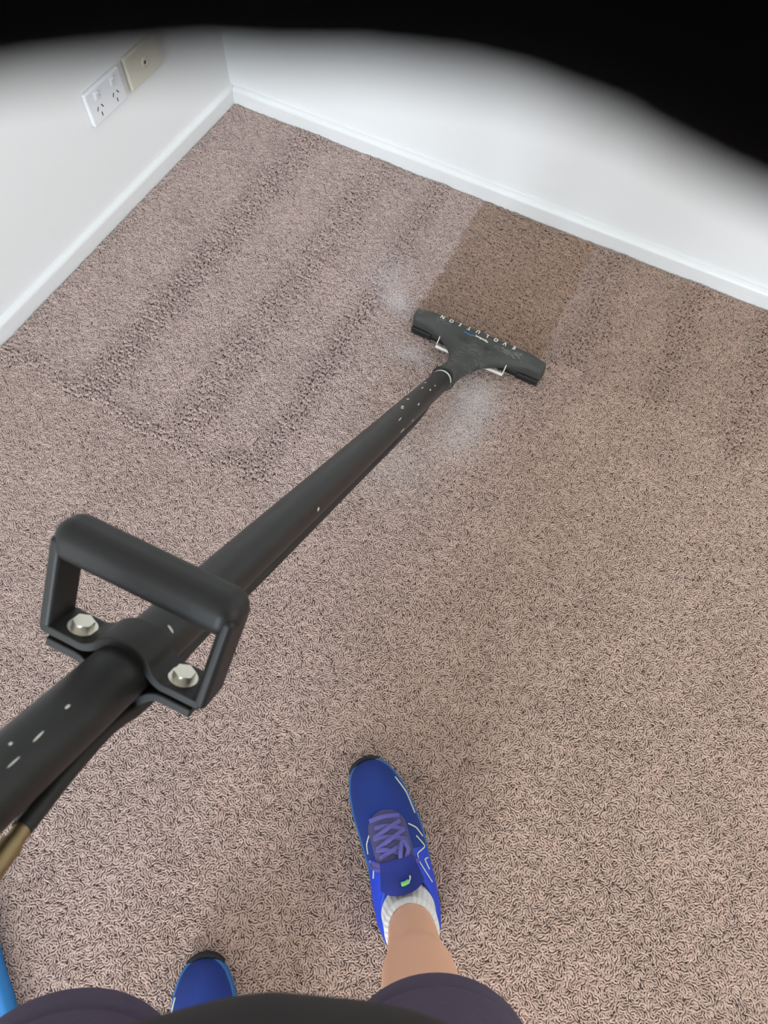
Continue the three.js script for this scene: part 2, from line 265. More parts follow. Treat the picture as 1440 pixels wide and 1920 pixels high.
{
  part('tube', sheet(40, 40, (a, b) => W(RT * Math.cos(a * 2 * Math.PI), RT * Math.sin(a * 2 * Math.PI), b * TUBE), true), blackPaint, wand);
  // upper end of the tube bends back towards the left hand
  const b0 = W(0, 0, TUBE), bend = [b0, W(0, -0.004, TUBE + 0.08), W(0, -0.03, TUBE + 0.16), V(1.03, 1.055, 1.78), V(1.0, 1.075, 1.90), V(0.97, 1.06, 2.05)];
  part('upper_tube', tube(bend, RT, 60, 24), blackPlain, wand);
  part('hose_cuff', [cyl(0.026, 0.026, V(0.976, 1.063, 2.02), V(0.965, 1.057, 2.075)), cyl(0.030, 0.030, V(0.965, 1.057, 2.075), V(0.945, 1.04, 2.15))], blackRubber, wand);
  // thin solution pipe clipped under the tube
  const pipeAt = (u) => W(0.0115, -0.0250, u);
  part('solution_pipe', tube([W(0.004, -0.021, 0.10), W(0.010, -0.0225, 0.20), pipeAt(0.3), pipeAt(0.6), pipeAt(0.9), pipeAt(1.06), W(0.0135, -0.0300, 1.088), W(0.0135, -0.0300, 1.124), pipeAt(1.15), W(0.0125, -0.0255, 1.19), W(0.0175, -0.0272, 1.243)], 0.0062, 90, 12), blackPlain, wand);
  const p1 = W(0.0175, -0.0272, 1.241), p2 = W(0.0192, -0.0278, 1.252), p3 = W(0.0205, -0.0284, 1.262);
  part('brass_fitting', [cyl(0.0055, 0.0055, p1, p2, 16), cyl(0.007, 0.007, p2, p3, 6), cyl(0.0066, 0.0066, p3, W(0.022, -0.029, 1.275), 16), cyl(0.009, 0.009, W(0.022, -0.029, 1.275), W(0.024, -0.03, 1.30), 6)], brass, wand);
  part('neck_seal', [new THREE.TorusGeometry(0.0232, 0.0036, 10, 36).applyMatrix4(wandBasis(W(0, 0, -0.004)))], blackRubber, wand);
  part('white_ring', [sheet(24, 1, (a, b) => { const t = lerp(0.02, 0.42, a) * 2 * Math.PI; return W(0.0219 * Math.cos(t), 0.0219 * Math.sin(t), 0.016 + b * 0.011); })], whitePaint, wand);

  // head: long floor bar that funnels into the neck
  const HX = 0.957, HZ = 0.458;
  const rbox = (x, y, z) => { const qx = Math.abs(x - HX) - 0.146, qy = Math.abs(y - 0.031) - 0.012, qz = Math.abs(z - HZ + 0.002) - 0.004; return Math.hypot(Math.max(qx, 0), Math.max(qy, 0), Math.max(qz, 0)) + Math.min(Math.max(qx, qy, qz), 0) - 0.0130; };
  const fun = [rbox];
  fun.push(cone(W(0, 0, 0.0), V(HX, 0.050, 0.515), 0.0235, 0.0235));
  for (const s of [-1, 1]) { fun.push(cone(V(HX - 0.004, 0.062, 0.545), V(HX + s * 0.052, 0.040, 0.478), 0.017, 0.017)); fun.push(cone(V(HX, 0.05, 0.505), V(HX + s * 0.10, 0.038, 0.462), 0.012, 0.014)); }
  fun.push(cone(V(HX, 0.05, 0.515), V(HX, 0.043, 0.462), 0.022, 0.017));
  const top = cone(V(HX - 0.12, 0.047, 0.450), V(HX + 0.12, 0.047, 0.450), 0.010, 0.010); fun.push(top);
  const cut = blend(fun, 0.016);
  const headF = (x, y, z) => { const d = cut(x, y, z); const u = (x - A.x) * wu.x + (y - A.y) * wu.y + (z - A.z) * wu.z; return Math.max(d, u - 0.002, 0.004 - y); };
  const headGeo = meshField(headF, V(0.78, 0.0, 0.40), V(1.135, 0.125, 0.645), 0.003);
  { const p = headGeo.attributes.position, uv = []; for (let i = 0; i < p.count; i++) uv.push((p.getX(i) - 0.78) / 0.36, (p.getZ(i) - 0.40) / 0.36); headGeo.setAttribute('uv', new THREE.Float32BufferAttribute(uv, 2)); }
  const head = part('head', headGeo, headPlastic, wand, 'black plastic floor head with scuffs');
  // lips at the floor, front and rear
  part('lip', [box(0.312, 0.012, 0.010, HX, 0.012, HZ - 0.014, 0.003), box(0.310, 0.014, 0.008, HX, 0.013, HZ + 0.014, 0.003)], blackRubber, head);
  // grooves at both ends
  for (const s of [-1, 1]) part('end_cheek', box(0.050, 0.018, 0.008, HX + s * 0.130, 0.017, HZ + 0.018, 0.003), blackRubber, head);
  // spray bar behind the head with two thin wires
  part('spray_bar', [cyl(0.0036, 0.0036, V(0.876, 0.030, 0.503), V(1.038, 0.030, 0.502), 12)], whitePaint, wand, 'white spray bar behind the head');
  for (const x of [0.8765, 1.0375]) part('spray_wire', tube([V(x, 0.030, 0.5025), V(x, 0.036, 0.494), V(x, 0.052, 0.476)], 0.0013, 8, 6), whitePaint, wand);

  // raised lettering, readable from the far side
  const font = await new FontLoader().loadAsync('fonts/droid/droid_sans_bold.typeface.json');
  const topY = (x, z) => { for (let y = 0.09; y > 0.01; y -= 0.0005) if (headF(x, y, z) < 0) return y; return 0.05; };
  const letters = [], WORD = 'EVOLUTION';
  for (let k = 0; k < 9; k++) {
    const g = new TextGeometry(WORD[k], { font, size: 0.0105, depth: 0.0006, curveSegments: 4, bevelEnabled: false }); g.computeBoundingBox();
    const bb = g.boundingBox; g.translate(-(bb.min.x + bb.max.x) / 2, -0.0052, 0);
    const x = lerp(1.036, 0.863, k / 8), z = 0.4475, y = topY(x, z);
    g.applyMatrix4(new THREE.Matrix4().makeBasis(V(-1, 0, 0), V(0, 0.25, 0.968), V(0, 0.968, -0.25))).translate(x, y + 0.0004, z);
    letters.push(g);
  }
  part('lettering', letters, whitePaint, head, 'white lettering on the head');
  const sw = [], bl = [];
  for (let k = 0; k < 8; k++) { const x = 0.9475 - 0.026 * (k / 7) + 0.0, z = 0.4605 + 0.0012 * Math.sin(k * 0.7); bl.push(V(x, topY(x, z) + 0.0004, z)); }
  for (let k = 0; k < 26; k++) { const x = 0.9795 - 0.030 * (k / 25), z = 0.4605 + 0.0022 * Math.sin(k * 2.2) * (k % 5 ? 0.8 : 1.5); sw.push(V(x, topY(x, z) + 0.0004, z)); }
  part('blue_swoosh', tube(bl, 0.0013, 24, 6), std('#2f7fc4', 0.5), head, 'blue swoosh mark');
  part('script_mark', tube(sw, 0.0009, 120, 5), whitePaint, head, 'small white script mark');

  // loop handle clamped to the tube
  const hb = 1.117, hw = 0.030, put = (g) => g.rotateZ(-0.085).applyMatrix4(wandBasis(W(0, 0, hb)));
  const handle = new THREE.Group(); handle.name = 'loop_handle'; wand.add(handle);
  const strap = (pts, th, w) => {                                  // bent flat bar: profile in (side, up), width along the tube
    const c = new THREE.CatmullRomCurve3(pts.map((p) => V(p[0], p[1], 0)), false, 'centripetal'), n = 64, out = [], inn = [];
    for (let i = 0; i <= n; i++) { const p = c.getPoint(i / n), t = c.getTangent(i / n), o = V(-t.y, t.x, 0); out.push(new THREE.Vector2(p.x + o.x * th / 2, p.y + o.y * th / 2)); inn.unshift(new THREE.Vector2(p.x - o.x * th / 2, p.y - o.y * th / 2)); }
    return new THREE.ExtrudeGeometry(new THREE.Shape([...out, ...inn]), { depth: w - 0.002, bevelEnabled: true, bevelSize: 0.001, bevelThickness: 0.001, bevelSegments: 2 }).translate(0, 0, -w / 2 + 0.001);
  };
  const arc = (r, sg) => [-60, -40, -20, 0, 20, 40, 60].map((d) => [r * Math.sin(d * Math.PI / 180), sg * r * Math.cos(d * Math.PI / 180)]);
  const r1 = RT + 0.003;
  part('clamp_strap', put(strap([[-0.0615, 0.0065], [-0.05, 0.0065], [-0.04, 0.0065], [-0.031, 0.0066], ...arc(r1, 1).map(([x, y]) => [x, Math.max(y, 0.0085)]), [0.031, 0.0066], [0.04, 0.0065], [0.05, 0.0065], [0.0615, 0.0065]], 0.005, hw)), blackPlain, handle);
  part('lower_clamp', put(strap([[-0.057, -0.0035], [-0.045, -0.0035], [-0.03, -0.0045], ...arc(r1, -1).map(([x, y]) => [x, Math.min(y, -0.007)]), [0.03, -0.0045], [0.045, -0.0035], [0.057, -0.0035]], 0.005, hw)), blackPlain, handle);
  for (const s of [-1, 1]) {
    part('upright', put(new RoundedBoxGeometry(0.010, 0.078, hw, 4, 0.004).rotateZ(s * -0.03).translate(s * 0.0628, 0.042, 0)), blackPlain, handle);
    part('bolt', put(mergeGeometries([new THREE.CylinderGeometry(0.0078, 0.0078, 0.006, 6).translate(s * 0.041, 0.0125, 0), new THREE.CylinderGeometry(0.0105, 0.0105, 0.0014, 22).translate(s * 0.041, 0.0095, 0), new THREE.CylinderGeometry(0.004, 0.004, 0.014, 12).translate(s * 0.041, 0.003, 0)])), zinc, handle, 'silver hex bolt');
  }
  part('grip', put(new RoundedBoxGeometry(0.140, 0.032, 0.033, 8, 0.0135).translate(0.0, 0.078, 0)), blackPlain, handle);
}

// ------------------------------------------------------------------ blue hose on the floor
{
  const h = [V(0.45, 0.018, 1.66), V(0.62, 0.018, 1.735), V(0.742, 0.018, 1.824), V(0.807, 0.018, 1.871), V(0.879, 0.018, 1.917), V(0.96, 0.018, 1.985), V(1.02, 0.018, 2.14), V(1.2, 0.018, 2.4), V(1.6, 0.018, 2.5), V(2.2, 0.018, 2.9)];
  const hose = part('blue_hose', tube(h, 0.0125, 140, 18), phys('#1b6fae', 0.5), scene); hose.userData = { label: 'bright blue hose lying on the carpet beside the left leg', category: 'hose' };
}

// ------------------------------------------------------------------ person: bent forward over the wand, phone in the right hand
const person = group('person', 'person in purple shorts, black shirt and blue running shoes holding a phone', 'person', null);
const K = (r, u, f) => EYE.clone().addScaledVector(RIGHT, r / 1000).addScaledVector(UP, u / 1000).addScaledVector(BACK, -f / 1000);   // beside the phone, in millimetres
const J = {
  ankR: V(1.342, 0.085, 1.518), kneeR: V(1.39, 0.52, 1.602), hipR: V(1.45, 0.92, 1.72), ankL: V(1.25, 0.085, 1.90), kneeL: V(1.117, 0.59, 1.743), hipL: V(1.31, 0.92, 1.86),
  pelvis: V(1.385, 0.96, 1.79), belly: V(1.345, 1.10, 1.72), chest: V(1.345, 1.33, 1.76), neck: V(1.315, 1.50, 1.73), head: V(1.275, 1.63, 1.67),
  shR: V(1.48, 1.42, 1.63), elR: V(1.53, 1.16, 1.55), wrR: K(95, -105, -12), shL: V(1.20, 1.42, 1.89), elL: V(1.08, 1.17, 2.02), wrL: V(1.005, 1.12, 1.945),
};
// index finger beside the lens: joints in millimetres (right, up, forward of the lens) and their radii
const FINGER = [[58, -10, 8], [34, 4.6, 12], [14, 15.3, 13], [-2, 19.6, 13], [-22, 13.4, 12.5]], FINGER_R = [10.5, 9.8, 9.2, 8.8, 8];
const skin = phys([0.80, 0.45, 0.285], 0.55, { sheen: 0.2 });
const F3 = V(-0.68, 0, -0.733).normalize();
{
  const b = [
    cone(J.ankR, J.kneeR, 0.034, 0.048), cone(J.ankR.clone().lerp(J.kneeR, 0.45), J.ankR.clone().lerp(J.kneeR, 0.8).addScaledVector(F3, -0.02), 0.038, 0.046), cone(J.kneeR, J.hipR, 0.055, 0.08), cone(V(1.352, 0.05, 1.525), V(1.27, 0.05, 1.44), 0.028, 0.024),
    cone(J.ankL, J.kneeL, 0.036, 0.055), cone(J.ankL.clone().lerp(J.kneeL, 0.45), J.ankL.clone().lerp(J.kneeL, 0.8).addScaledVector(F3, -0.015), 0.043, 0.052), cone(J.kneeL, J.hipL, 0.055, 0.08), cone(V(1.262, 0.05, 1.915), V(1.18, 0.05, 1.83), 0.028, 0.024),
    cone(J.hipR, J.hipL, 0.09, 0.09), cone(J.pelvis, J.belly, 0.12, 0.12), cone(J.belly, J.chest, 0.12, 0.125), cone(J.chest, J.neck, 0.11, 0.05), cone(J.neck, J.head, 0.052, 0.055),
    cone(J.neck, J.shR, 0.05, 0.05), cone(J.neck, J.shL, 0.05, 0.05), cone(J.shR, J.elR, 0.048, 0.038), cone(J.elR, J.wrR, 0.038, 0.026), cone(J.shL, J.elL, 0.048, 0.038), cone(J.elL, J.wrL, 0.038, 0.026),
  ];
  const bodyGeo = meshField(blend(b, 0.03), V(0.90, 0.0, 1.30), V(1.68, 1.70, 2.16), 0.012);
  // head: skull, jaw, nose, brow, lips, ears
  const hf = V(-0.52, -0.62, -0.58).normalize(), hr = hf.clone().cross(V(0, 1, 0)).normalize(), hu = hr.clone().cross(hf).normalize();
  const H = (r, u, f) => J.head.clone().addScaledVector(hr, r).addScaledVector(hu, u).addScaledVector(hf, f);
  const hd = [cone(H(0, 0.035, -0.02), H(0, 0.03, 0.025), 0.078, 0.074), cone(H(0, -0.02, 0.02), H(0, -0.075, 0.05), 0.06, 0.03), cone(H(-0.02, 0.0, 0.06), H(0.02, 0.0, 0.06), 0.035, 0.035),
    cone(H(0, 0.025, 0.095), H(0, -0.018, 0.113), 0.007, 0.012), cone(H(-0.03, 0.034, 0.085), H(0.03, 0.034, 0.085), 0.012, 0.012), cone(H(-0.02, -0.052, 0.083), H(0.02, -0.052, 0.083), 0.007, 0.007)];
  for (const s of [-1, 1]) hd.push(cone(H(s * 0.078, 0.022, -0.005), H(s * 0.074, -0.018, 0.003), 0.010, 0.007));
  const headGeo = meshField(blend(hd, 0.012), J.head.clone().subScalar(0.17), J.head.clone().addScalar(0.17), 0.004);
  // right hand round the phone: index finger lies across the top of the lens
  const mm = (list, k) => blend(list, k);
  const palmR = [cone(J.wrR, K(72, -62, -4), 0.025, 0.022), cone(J.wrR, K(66, -30, -2), 0.022, 0.018), cone(K(74, -66, 0), K(66, -24, 0), 0.017, 0.013)];
  const chain = (pts, radii) => pts.slice(1).map((p, i) => cone(pts[i], p, radii[i] / 1000, radii[i + 1] / 1000));
  const handList = [mm(palmR, 0.02)];
  handList.push(mm(chain([K(66, -24, 2), ...FINGER.map((p) => K(...p))], [11, ...FINGER_R]), 0.004));
  handList.push(mm(chain([K(68, -42, 2), K(52, -44, 12), K(22, -40, 10), K(2, -42, 9)], [10.5, 9.5, 8.5, 7.5]), 0.004));
  handList.push(mm(chain([K(70, -58, 2), K(52, -63, 12), K(24, -60, 10), K(6, -61, 9)], [10, 9, 8.2, 7.2]), 0.004));
  handList.push(mm(chain([K(72, -74, 1), K(54, -81, 11), K(30, -79, 9), K(16, -79, 8.5)], [9, 8, 7.2, 6.5]), 0.004));
  handList.push(mm(chain([K(78, -70, -8), K(58, -52, -20), K(34, -40, -19), K(18, -34, -17)], [13, 11, 9.5, 8]), 0.004));
  const handGeo = meshField(blend(handList, 0.006), K(20, -40, -5).subScalar(0.135), K(20, -40, -5).addScalar(0.135), 0.0028);
  // left hand closed round the upper tube
  const g0 = V(1.0, 1.075, 1.90), ax = V(-0.2, -0.05, 0.97).normalize(), e1 = V(0, 1, 0).addScaledVector(ax, 0.05).normalize(), e2 = ax.clone().cross(e1).normalize();
  const G = (deg, along, r) => g0.clone().addScaledVector(ax, along).addScaledVector(e1, r * Math.cos(deg * Math.PI / 180)).addScaledVector(e2, r * Math.sin(deg * Math.PI / 180));
  const left = [mm([cone(J.wrL, G(-35, 0.03, 0.038), 0.026, 0.018), cone(G(-35, 0.035, 0.036), G(-30, -0.035, 0.036), 0.016, 0.015)], 0.02)];
  [[-0.036, 9], [-0.014, 9.4], [0.008, 9], [0.029, 8]].forEach(([z, r]) => left.push(mm(chain([G(-25, z, 0.036), G(35, z, 0.036), G(105, z, 0.033), G(165, z, 0.031)], [r + 1, r, r - 0.7, r - 1.5]), 0.004)));
  left.push(mm(chain([G(-60, 0.02, 0.040), G(-95, -0.01, 0.037), G(-140, -0.03, 0.034), G(-170, -0.036, 0.032)], [12, 10.5, 9.5, 8]), 0.004));
  const leftGeo = meshField(blend(left, 0.006), g0.clone().subScalar(0.1), g0.clone().addScalar(0.1), 0.003);
  part('body', [bodyGeo, headGeo, leftGeo], skin, person, 'bare skin');
  part('dark_hand', handGeo, phys('#050404', 1, { specularIntensity: 0.2 }), person, 'near-black hand at the lens, out of focus');  // whole hand coloured near black, keeping the finger by the lens dark
  // hair and eyes
  const cap = cone(H(0, 0.045, -0.03), H(0, 0.045, 0.015), 0.083, 0.078);
  part('hair', meshField((x, y, z) => { const v = V(x, y, z).sub(J.head), f = v.dot(hf), u = v.dot(hu); return Math.max(cap(x, y, z) + 0.003 * noise.noise(x * 60, y * 60, z * 60), -(u - 0.02 - Math.max(0, (f + 0.01)) * 0.75)); }, J.head.clone().subScalar(0.17), J.head.clone().addScalar(0.17), 0.006), std('#2a2019', 0.8), person, 'short dark hair');
  for (const s of [-1, 1]) part('eye', ball(0.0105, H(s * 0.03, 0.016, 0.088)), std('#d8d4cc', 0.2), person);
  // socks
  const sockMat = std('#dedcd8', 0.95, { bumpMap: canvasTexture(256, 32, (g, w, h) => { g.fillStyle = '#666'; g.fillRect(0, 0, w, h); g.fillStyle = '#fff'; for (let i = 0; i < w; i += 8) g.fillRect(i, 0, 4, h); }, false), bumpScale: 0.001 });
  for (const [an, kn] of [[J.ankR, J.kneeR], [J.ankL, J.kneeL]]) {
    const up = kn.clone().sub(an).normalize(), q = new THREE.Quaternion().setFromUnitVectors(V(0, 1, 0), up);
    part('sock', sheet(64, 14, (a, b) => {
      const t = a * 2 * Math.PI, h = lerp(-0.045, 0.036, b), dir = V(Math.cos(t), 0, Math.sin(t)), fw = dir.dot(F3), r = lerp(0.037, 0.0405, sstep(h, -0.04, 0.03)) + 0.022 * Math.max(0, fw) * (1 - sstep(h, -0.03, 0.035)) + (b > 0.99 ? -0.006 : 0);
      const v = dir.multiplyScalar(r); v.y = h - 0.010 * fw * b; v.applyQuaternion(q); return v.add(an);
    }, true), sockMat, person, 'white ribbed ankle sock');
  }
}
// shorts: two loose legs with a stitched hem, and the seat
const shortsTex = canvasTexture(512, 512, (g, w, h) => {
  g.fillStyle = '#4b4152'; g.fillRect(0, 0, w, h);
  for (let k = 0; k < 9000; k++) { const t = rnd(); g.fillStyle = `rgba(${40 + t * 60},${34 + t * 50},${48 + t * 60},0.25)`; g.fillRect(rnd() * w, rnd() * h, 1 + rnd() * 2, 1 + rnd() * 2); }
  g.fillStyle = 'rgba(190,150,160,0.8)'; for (const [x, y, r] of [[60, 300, 3], [90, 330, 2], [150, 290, 2], [210, 320, 2.5], [400, 260, 2]]) { g.beginPath(); g.arc(x, y, r, 0, 7); g.fill(); }
});
const shortsMat = std([1, 1, 1], 0.95, { map: shortsTex });
const shirtMat = std('#1d1917', 0.95);
{
  const legTube = (kn, hip, r0, r1, over, back) => {                // hem just past the knee, r0 at the hem
    const a = kn.clone().lerp(hip, -over), ax = hip.clone().sub(kn).normalize(), e1 = F3.clone().addScaledVector(ax, -F3.dot(ax)).normalize(), e2 = ax.clone().cross(e1);
    const L = hip.clone().sub(a).length(), prof = [[0.0, -0.012], [0.0, 0], [0.004, 0.002], [0.02, 0.003], [0.024, 0.001], [0.026, -0.001], [0.028, 0.001], [0.034, 0.002]];
    const rows = [[0.10, -0.012], [0.012, -0.006], ...prof, ...[0.06, 0.1, 0.15, 0.2, 0.26, 0.33, L].map((v) => [v, 0.002])];
    return sheet(64, rows.length - 1, (u, v) => {
      const [s, o] = rows[Math.round(v * (rows.length - 1))], t = u * 2 * Math.PI, fold = 0.006 * Math.sin(t * 3 + s * 9) * sstep(s, 0.03, 0.12) + 0.004 * Math.sin(t * 7 - s * 20) * sstep(s, 0.05, 0.15) * (0.4 + Math.sin(s * 40) * 0.3);
      const r = lerp(r0, r1, clamp(s / L, 0, 1)) + o + fold;
      return a.clone().addScaledVector(ax, s).addScaledVector(e1, r * Math.cos(t) - back * (1 - s / L)).addScaledVector(e2, r * Math.sin(t) * 1.04);
    }, true);
  };
  const seat = meshField(blend([cone(J.hipR, J.hipL, 0.115, 0.115), cone(J.pelvis, J.belly, 0.14, 0.13), cone(J.hipR, J.hipR.clone().lerp(J.kneeR, 0.4), 0.11, 0.095), cone(J.hipL, J.hipL.clone().lerp(J.kneeL, 0.4), 0.11, 0.095)], 0.03), V(1.05, 0.55, 1.42), V(1.68, 1.2, 2.1), 0.012);
  { const p = seat.attributes.position, uv = []; for (let i = 0; i < p.count; i++) uv.push(p.getX(i) * 2.5, p.getY(i) * 2.5 + p.getZ(i)); seat.setAttribute('uv', new THREE.Float32BufferAttribute(uv, 2)); }
  part('shorts', [legTube(J.kneeR, J.hipR, 0.088, 0.10, 0.04, 0), legTube(J.kneeL, J.hipL, 0.086, 0.10, 0.04, 0), seat], shortsMat, person, 'dark purple-grey knee-length shorts');
  const sh = blend([cone(V(1.36, 0.96, 1.74), V(1.325, 1.03, 1.662), 0.155, 0.158), cone(V(1.325, 1.04, 1.665), J.chest, 0.152, 0.14), cone(J.chest, J.neck.clone().lerp(J.chest, 0.35), 0.14, 0.09), cone(J.shR, J.shL, 0.075, 0.075), cone(J.shR, J.shR.clone().lerp(J.elR, 0.75), 0.07, 0.06), cone(J.shL, J.shL.clone().lerp(J.elL, 0.75), 0.07, 0.06)], 0.05);
  const collar = J.neck.clone().lerp(J.chest, 0.15);
  part('shirt', meshField((x, y, z) => Math.max(sh(x, y, z) + 0.004 * noise.noise(x * 18, y * 9, z * 18), 0.90 - y + 0.008 * noise.noise(x * 14, 0, z * 14), y - collar.y - 0.01), V(0.98, 0.86, 1.38), V(1.70, 1.56, 2.12), 0.01), shirtMat, person, 'black shirt');
}
// running shoes
const SH = {
  outL: [[0, 0], [0.004, -0.016], [0.012, -0.028], [0.03, -0.044], [0.06, -0.051], [0.10, -0.050], [0.14, -0.0475], [0.18, -0.050], [0.22, -0.0535], [0.255, -0.052], [0.28, -0.046], [0.294, -0.036], [0.301, -0.022], [0.303, -0.010]],
  outR: [[0, 0], [0.004, 0.016], [0.012, 0.028], [0.03, 0.044], [0.06, 0.052], [0.10, 0.055], [0.14, 0.0575], [0.18, 0.058], [0.22, 0.052], [0.255, 0.044], [0.28, 0.032], [0.294, 0.020], [0.301, 0.007], [0.303, -0.008]],
  top: [[0, 0.030], [0.004, 0.062], [0.012, 0.076], [0.03, 0.082], [0.06, 0.078], [0.10, 0.074], [0.13, 0.080], [0.16, 0.076], [0.20, 0.062], [0.24, 0.047], [0.27, 0.038], [0.29, 0.028], [0.30, 0.015], [0.303, 0.004]],
};
const along = (tab, z) => { for (let i = 1; i < tab.length; i++) if (z <= tab[i][0]) { const [a, b] = [tab[i - 1], tab[i]]; return lerp(a[1], b[1], (z - a[0]) / (b[0] - a[0] || 1)); } return tab[tab.length - 1][1]; };
const smooth = (tab, z) => { let s = 0; const d = 0.006 * sstep(Math.min(z, 0.303 - z), 0, 0.02); for (const k of [-1, 0, 1]) s += along(tab, clamp(z + k * d, 0, 0.303)); return s / 3; };
const BASE = 0.024, EXP = 0.78;
function shoePoint(z, th, off = 0) {                              // th: 0 = outer (right) edge, PI = inner (left) edge
  const l = smooth(SH.outL, z), r = smooth(SH.outR, z), c = (l + r) / 2, w = (r - l) / 2 - lerp(0, 0.004, sstep(z, 0.08, 0.16)) + off, h = smooth(SH.top, z) + off, ct = Math.cos(th), st = Math.sin(th);
  return V(c + Math.max(w, 0.0005) * Math.sign(ct) * Math.abs(ct) ** EXP, BASE - 0.006 + h * Math.abs(st) ** EXP, z);
}
function shoeTh(x, z) { const l = smooth(SH.outL, z), r = smooth(SH.outR, z), w = (r - l) / 2 - lerp(0, 0.004, sstep(z, 0.08, 0.16)), t = clamp((x - (l + r) / 2) / Math.max(w, 1e-4), -0.985, 0.985); return Math.acos(Math.sign(t) * Math.abs(t) ** (1 / EXP)); }
const onShoe = (x, z, off = 0.0012) => shoePoint(z, shoeTh(x, z), off);
const opening = (z) => { const t = (z - 0.063) / 0.058; return Math.abs(t) >= 1 ? 0 : 0.041 * Math.sqrt(1 - t * t) ** 0.8; };
function rimTh(z) { const l = smooth(SH.outL, z), r = smooth(SH.outR, z), w = (r - l) / 2 - lerp(0, 0.004, sstep(z, 0.08, 0.16)); return Math.acos(clamp(opening(z) / Math.max(w, 1e-4), 0, 0.95) ** (1 / EXP)); }
const knit = noiseTexture(128, (i, j) => 0.5 + 0.5 * Math.sin(i * 0.8) * Math.sin(j * 0.8), 10);
const SHM = {
  vamp: std('#1c3f9c', 0.8, { bumpMap: knit, bumpScale: 0.0006 }), quarter: std('#1b3fc4', 0.6), mid: std('#28639f', 0.55), heel: std('#d9d8c8', 0.6), rubber: std('#10131a', 0.7), line: std('#d6d8c4', 0.5),
  stay: std('#4d4a72', 0.85), lace: std('#5b589c', 0.8), tongue: std('#24379c', 0.75, { bumpMap: knit, bumpScale: 0.0004 }), lining: std('#12131c', 0.95), green: std('#7fd07a', 0.5),
};
function shoe(parent) {
  const g = new THREE.Group(); g.name = 'running_shoe'; parent.add(g);
  const wall = (z0, z1, n) => [0, 1].map((side) => sheet(n, 20, (a, b) => { const z = lerp(z0, z1, a), e = rimTh(z), th = side ? Math.PI - e * b : e * b; return shoePoint(z, th); }));
  part('vamp', wall(0.150, 0.303, 60), SHM.vamp, g, 'dark blue knit toe area');
  part('quarter', wall(0, 0.1502, 70), SHM.quarter, g, 'bright blue heel and sides');
  part('lining', [0, 1].map((side) => sheet(40, 8, (a, b) => { const z = lerp(0.0055, 0.1205, a), e = rimTh(z) * (1 - 0.5 * b), th = side ? Math.PI - e : e; return shoePoint(z, th, -0.0045 * Math.min(1, b * 4) - 0.0004); })), SHM.lining, g);
  const rim = []; for (let i = 0; i <= 20; i++) { const z = lerp(0.006, 0.1195, i / 20); rim.push(shoePoint(z, rimTh(z), -0.001)); } for (let i = 19; i > 0; i--) { const z = lerp(0.006, 0.1195, i / 20); rim.push(shoePoint(z, Math.PI - rimTh(z), -0.001)); }
  part('collar', tube(rim, 0.004, 120, 10, true), SHM.quarter, g);
  // midsole and outsole follow the outline
  const outline = (grow, z0 = 0, z1 = 0.303) => { const p = []; const n = 60, zz = (i) => lerp(z0, z1, 0.5 - 0.5 * Math.cos(Math.PI * i / n)); for (let i = 0; i <= n; i++) { const z = zz(i); p.push([smooth(SH.outR, z) + grow, z]); } for (let i = n; i >= 0; i--) { const z = zz(i); p.push([smooth(SH.outL, z) - grow, z]); } return p; };
  const slab = (pts, y0, y1, bev) => new THREE.ExtrudeGeometry(new THREE.Shape(pts.map((a) => new THREE.Vector2(a[0], -a[1]))), { depth: y1 - y0 - 2 * bev, bevelEnabled: true, bevelSize: bev, bevelThickness: bev, bevelSegments: 3 }).rotateX(-Math.PI / 2).translate(0, y0 + bev, 0);
  part('midsole', slab(outline(-0.0055, 0.05), 0.007, 0.029, 0.004), SHM.mid, g, 'light blue midsole');
  part('heel_sole', slab(outline(-0.0045, 0, 0.052), 0.007, 0.031, 0.004), SHM.heel, g, 'cream heel of the midsole');
  part('outsole', slab(outline(-0.006), 0.001, 0.0075, 0.001), SHM.rubber, g);
  part('toe_cap', [tube([V(-0.040, 0.020, 0.2865), V(-0.031, 0.026, 0.2975), V(-0.015, 0.029, 0.3030), V(0.0, 0.028, 0.3025), V(0.012, 0.022, 0.2985)], 0.0042, 30, 8), tube([V(-0.038, 0.012, 0.289), V(-0.029, 0.014, 0.299), V(-0.013, 0.015, 0.3045), V(0.0, 0.014, 0.304), V(0.013, 0.012, 0.2985)], 0.0042, 30, 8)], SHM.rubber, g, 'black rubber toe tip');
  // white line marks on both sides
  const mark = (pts, r = 0.0011) => { const c = new THREE.CatmullRomCurve3(pts.map(([x, z]) => V(x, 0, z)), false, 'catmullrom', 0.25), f = []; for (let i = 0; i <= 30; i++) { const p = c.getPoint(i / 30); f.push(onShoe(p.x, p.z, 0.0008)); } return tube(f, r, 60, 6); };
  part('side_mark', [mark([[0.031, 0.187], [0.042, 0.178], [0.049, 0.164]]), mark([[0.0385, 0.167], [0.048, 0.149], [0.0335, 0.142], [0.0335, 0.129], [0.0455, 0.098]]), mark([[0.048, 0.132], [0.0425, 0.131], [0.046, 0.116]]), mark([[-0.040, 0.160], [-0.0385, 0.174], [-0.032, 0.1855]]), mark([[-0.0395, 0.150], [-0.0365, 0.138], [-0.040, 0.125]]), mark([[0.030, 0.262], [0.0415, 0.235], [0.0465, 0.200]], 0.0013)], SHM.line, g, 'pale outline letter mark on the side');
  // lacing panel, tongue and laces
  part('eyestay', sheet(20, 24, (a, b) => { const z = lerp(0.126, 0.216, b), hw = 0.031 * Math.sqrt(Math.max(0, 1 - Math.max(0, (z - 0.185) / 0.0312) ** 2)) * lerp(0.92, 1, b), c = lerp(0.0, -0.003, b); return onShoe(c + lerp(-hw, hw, a), z, 0.0012); }), SHM.stay, g, 'grey-purple lacing panel');
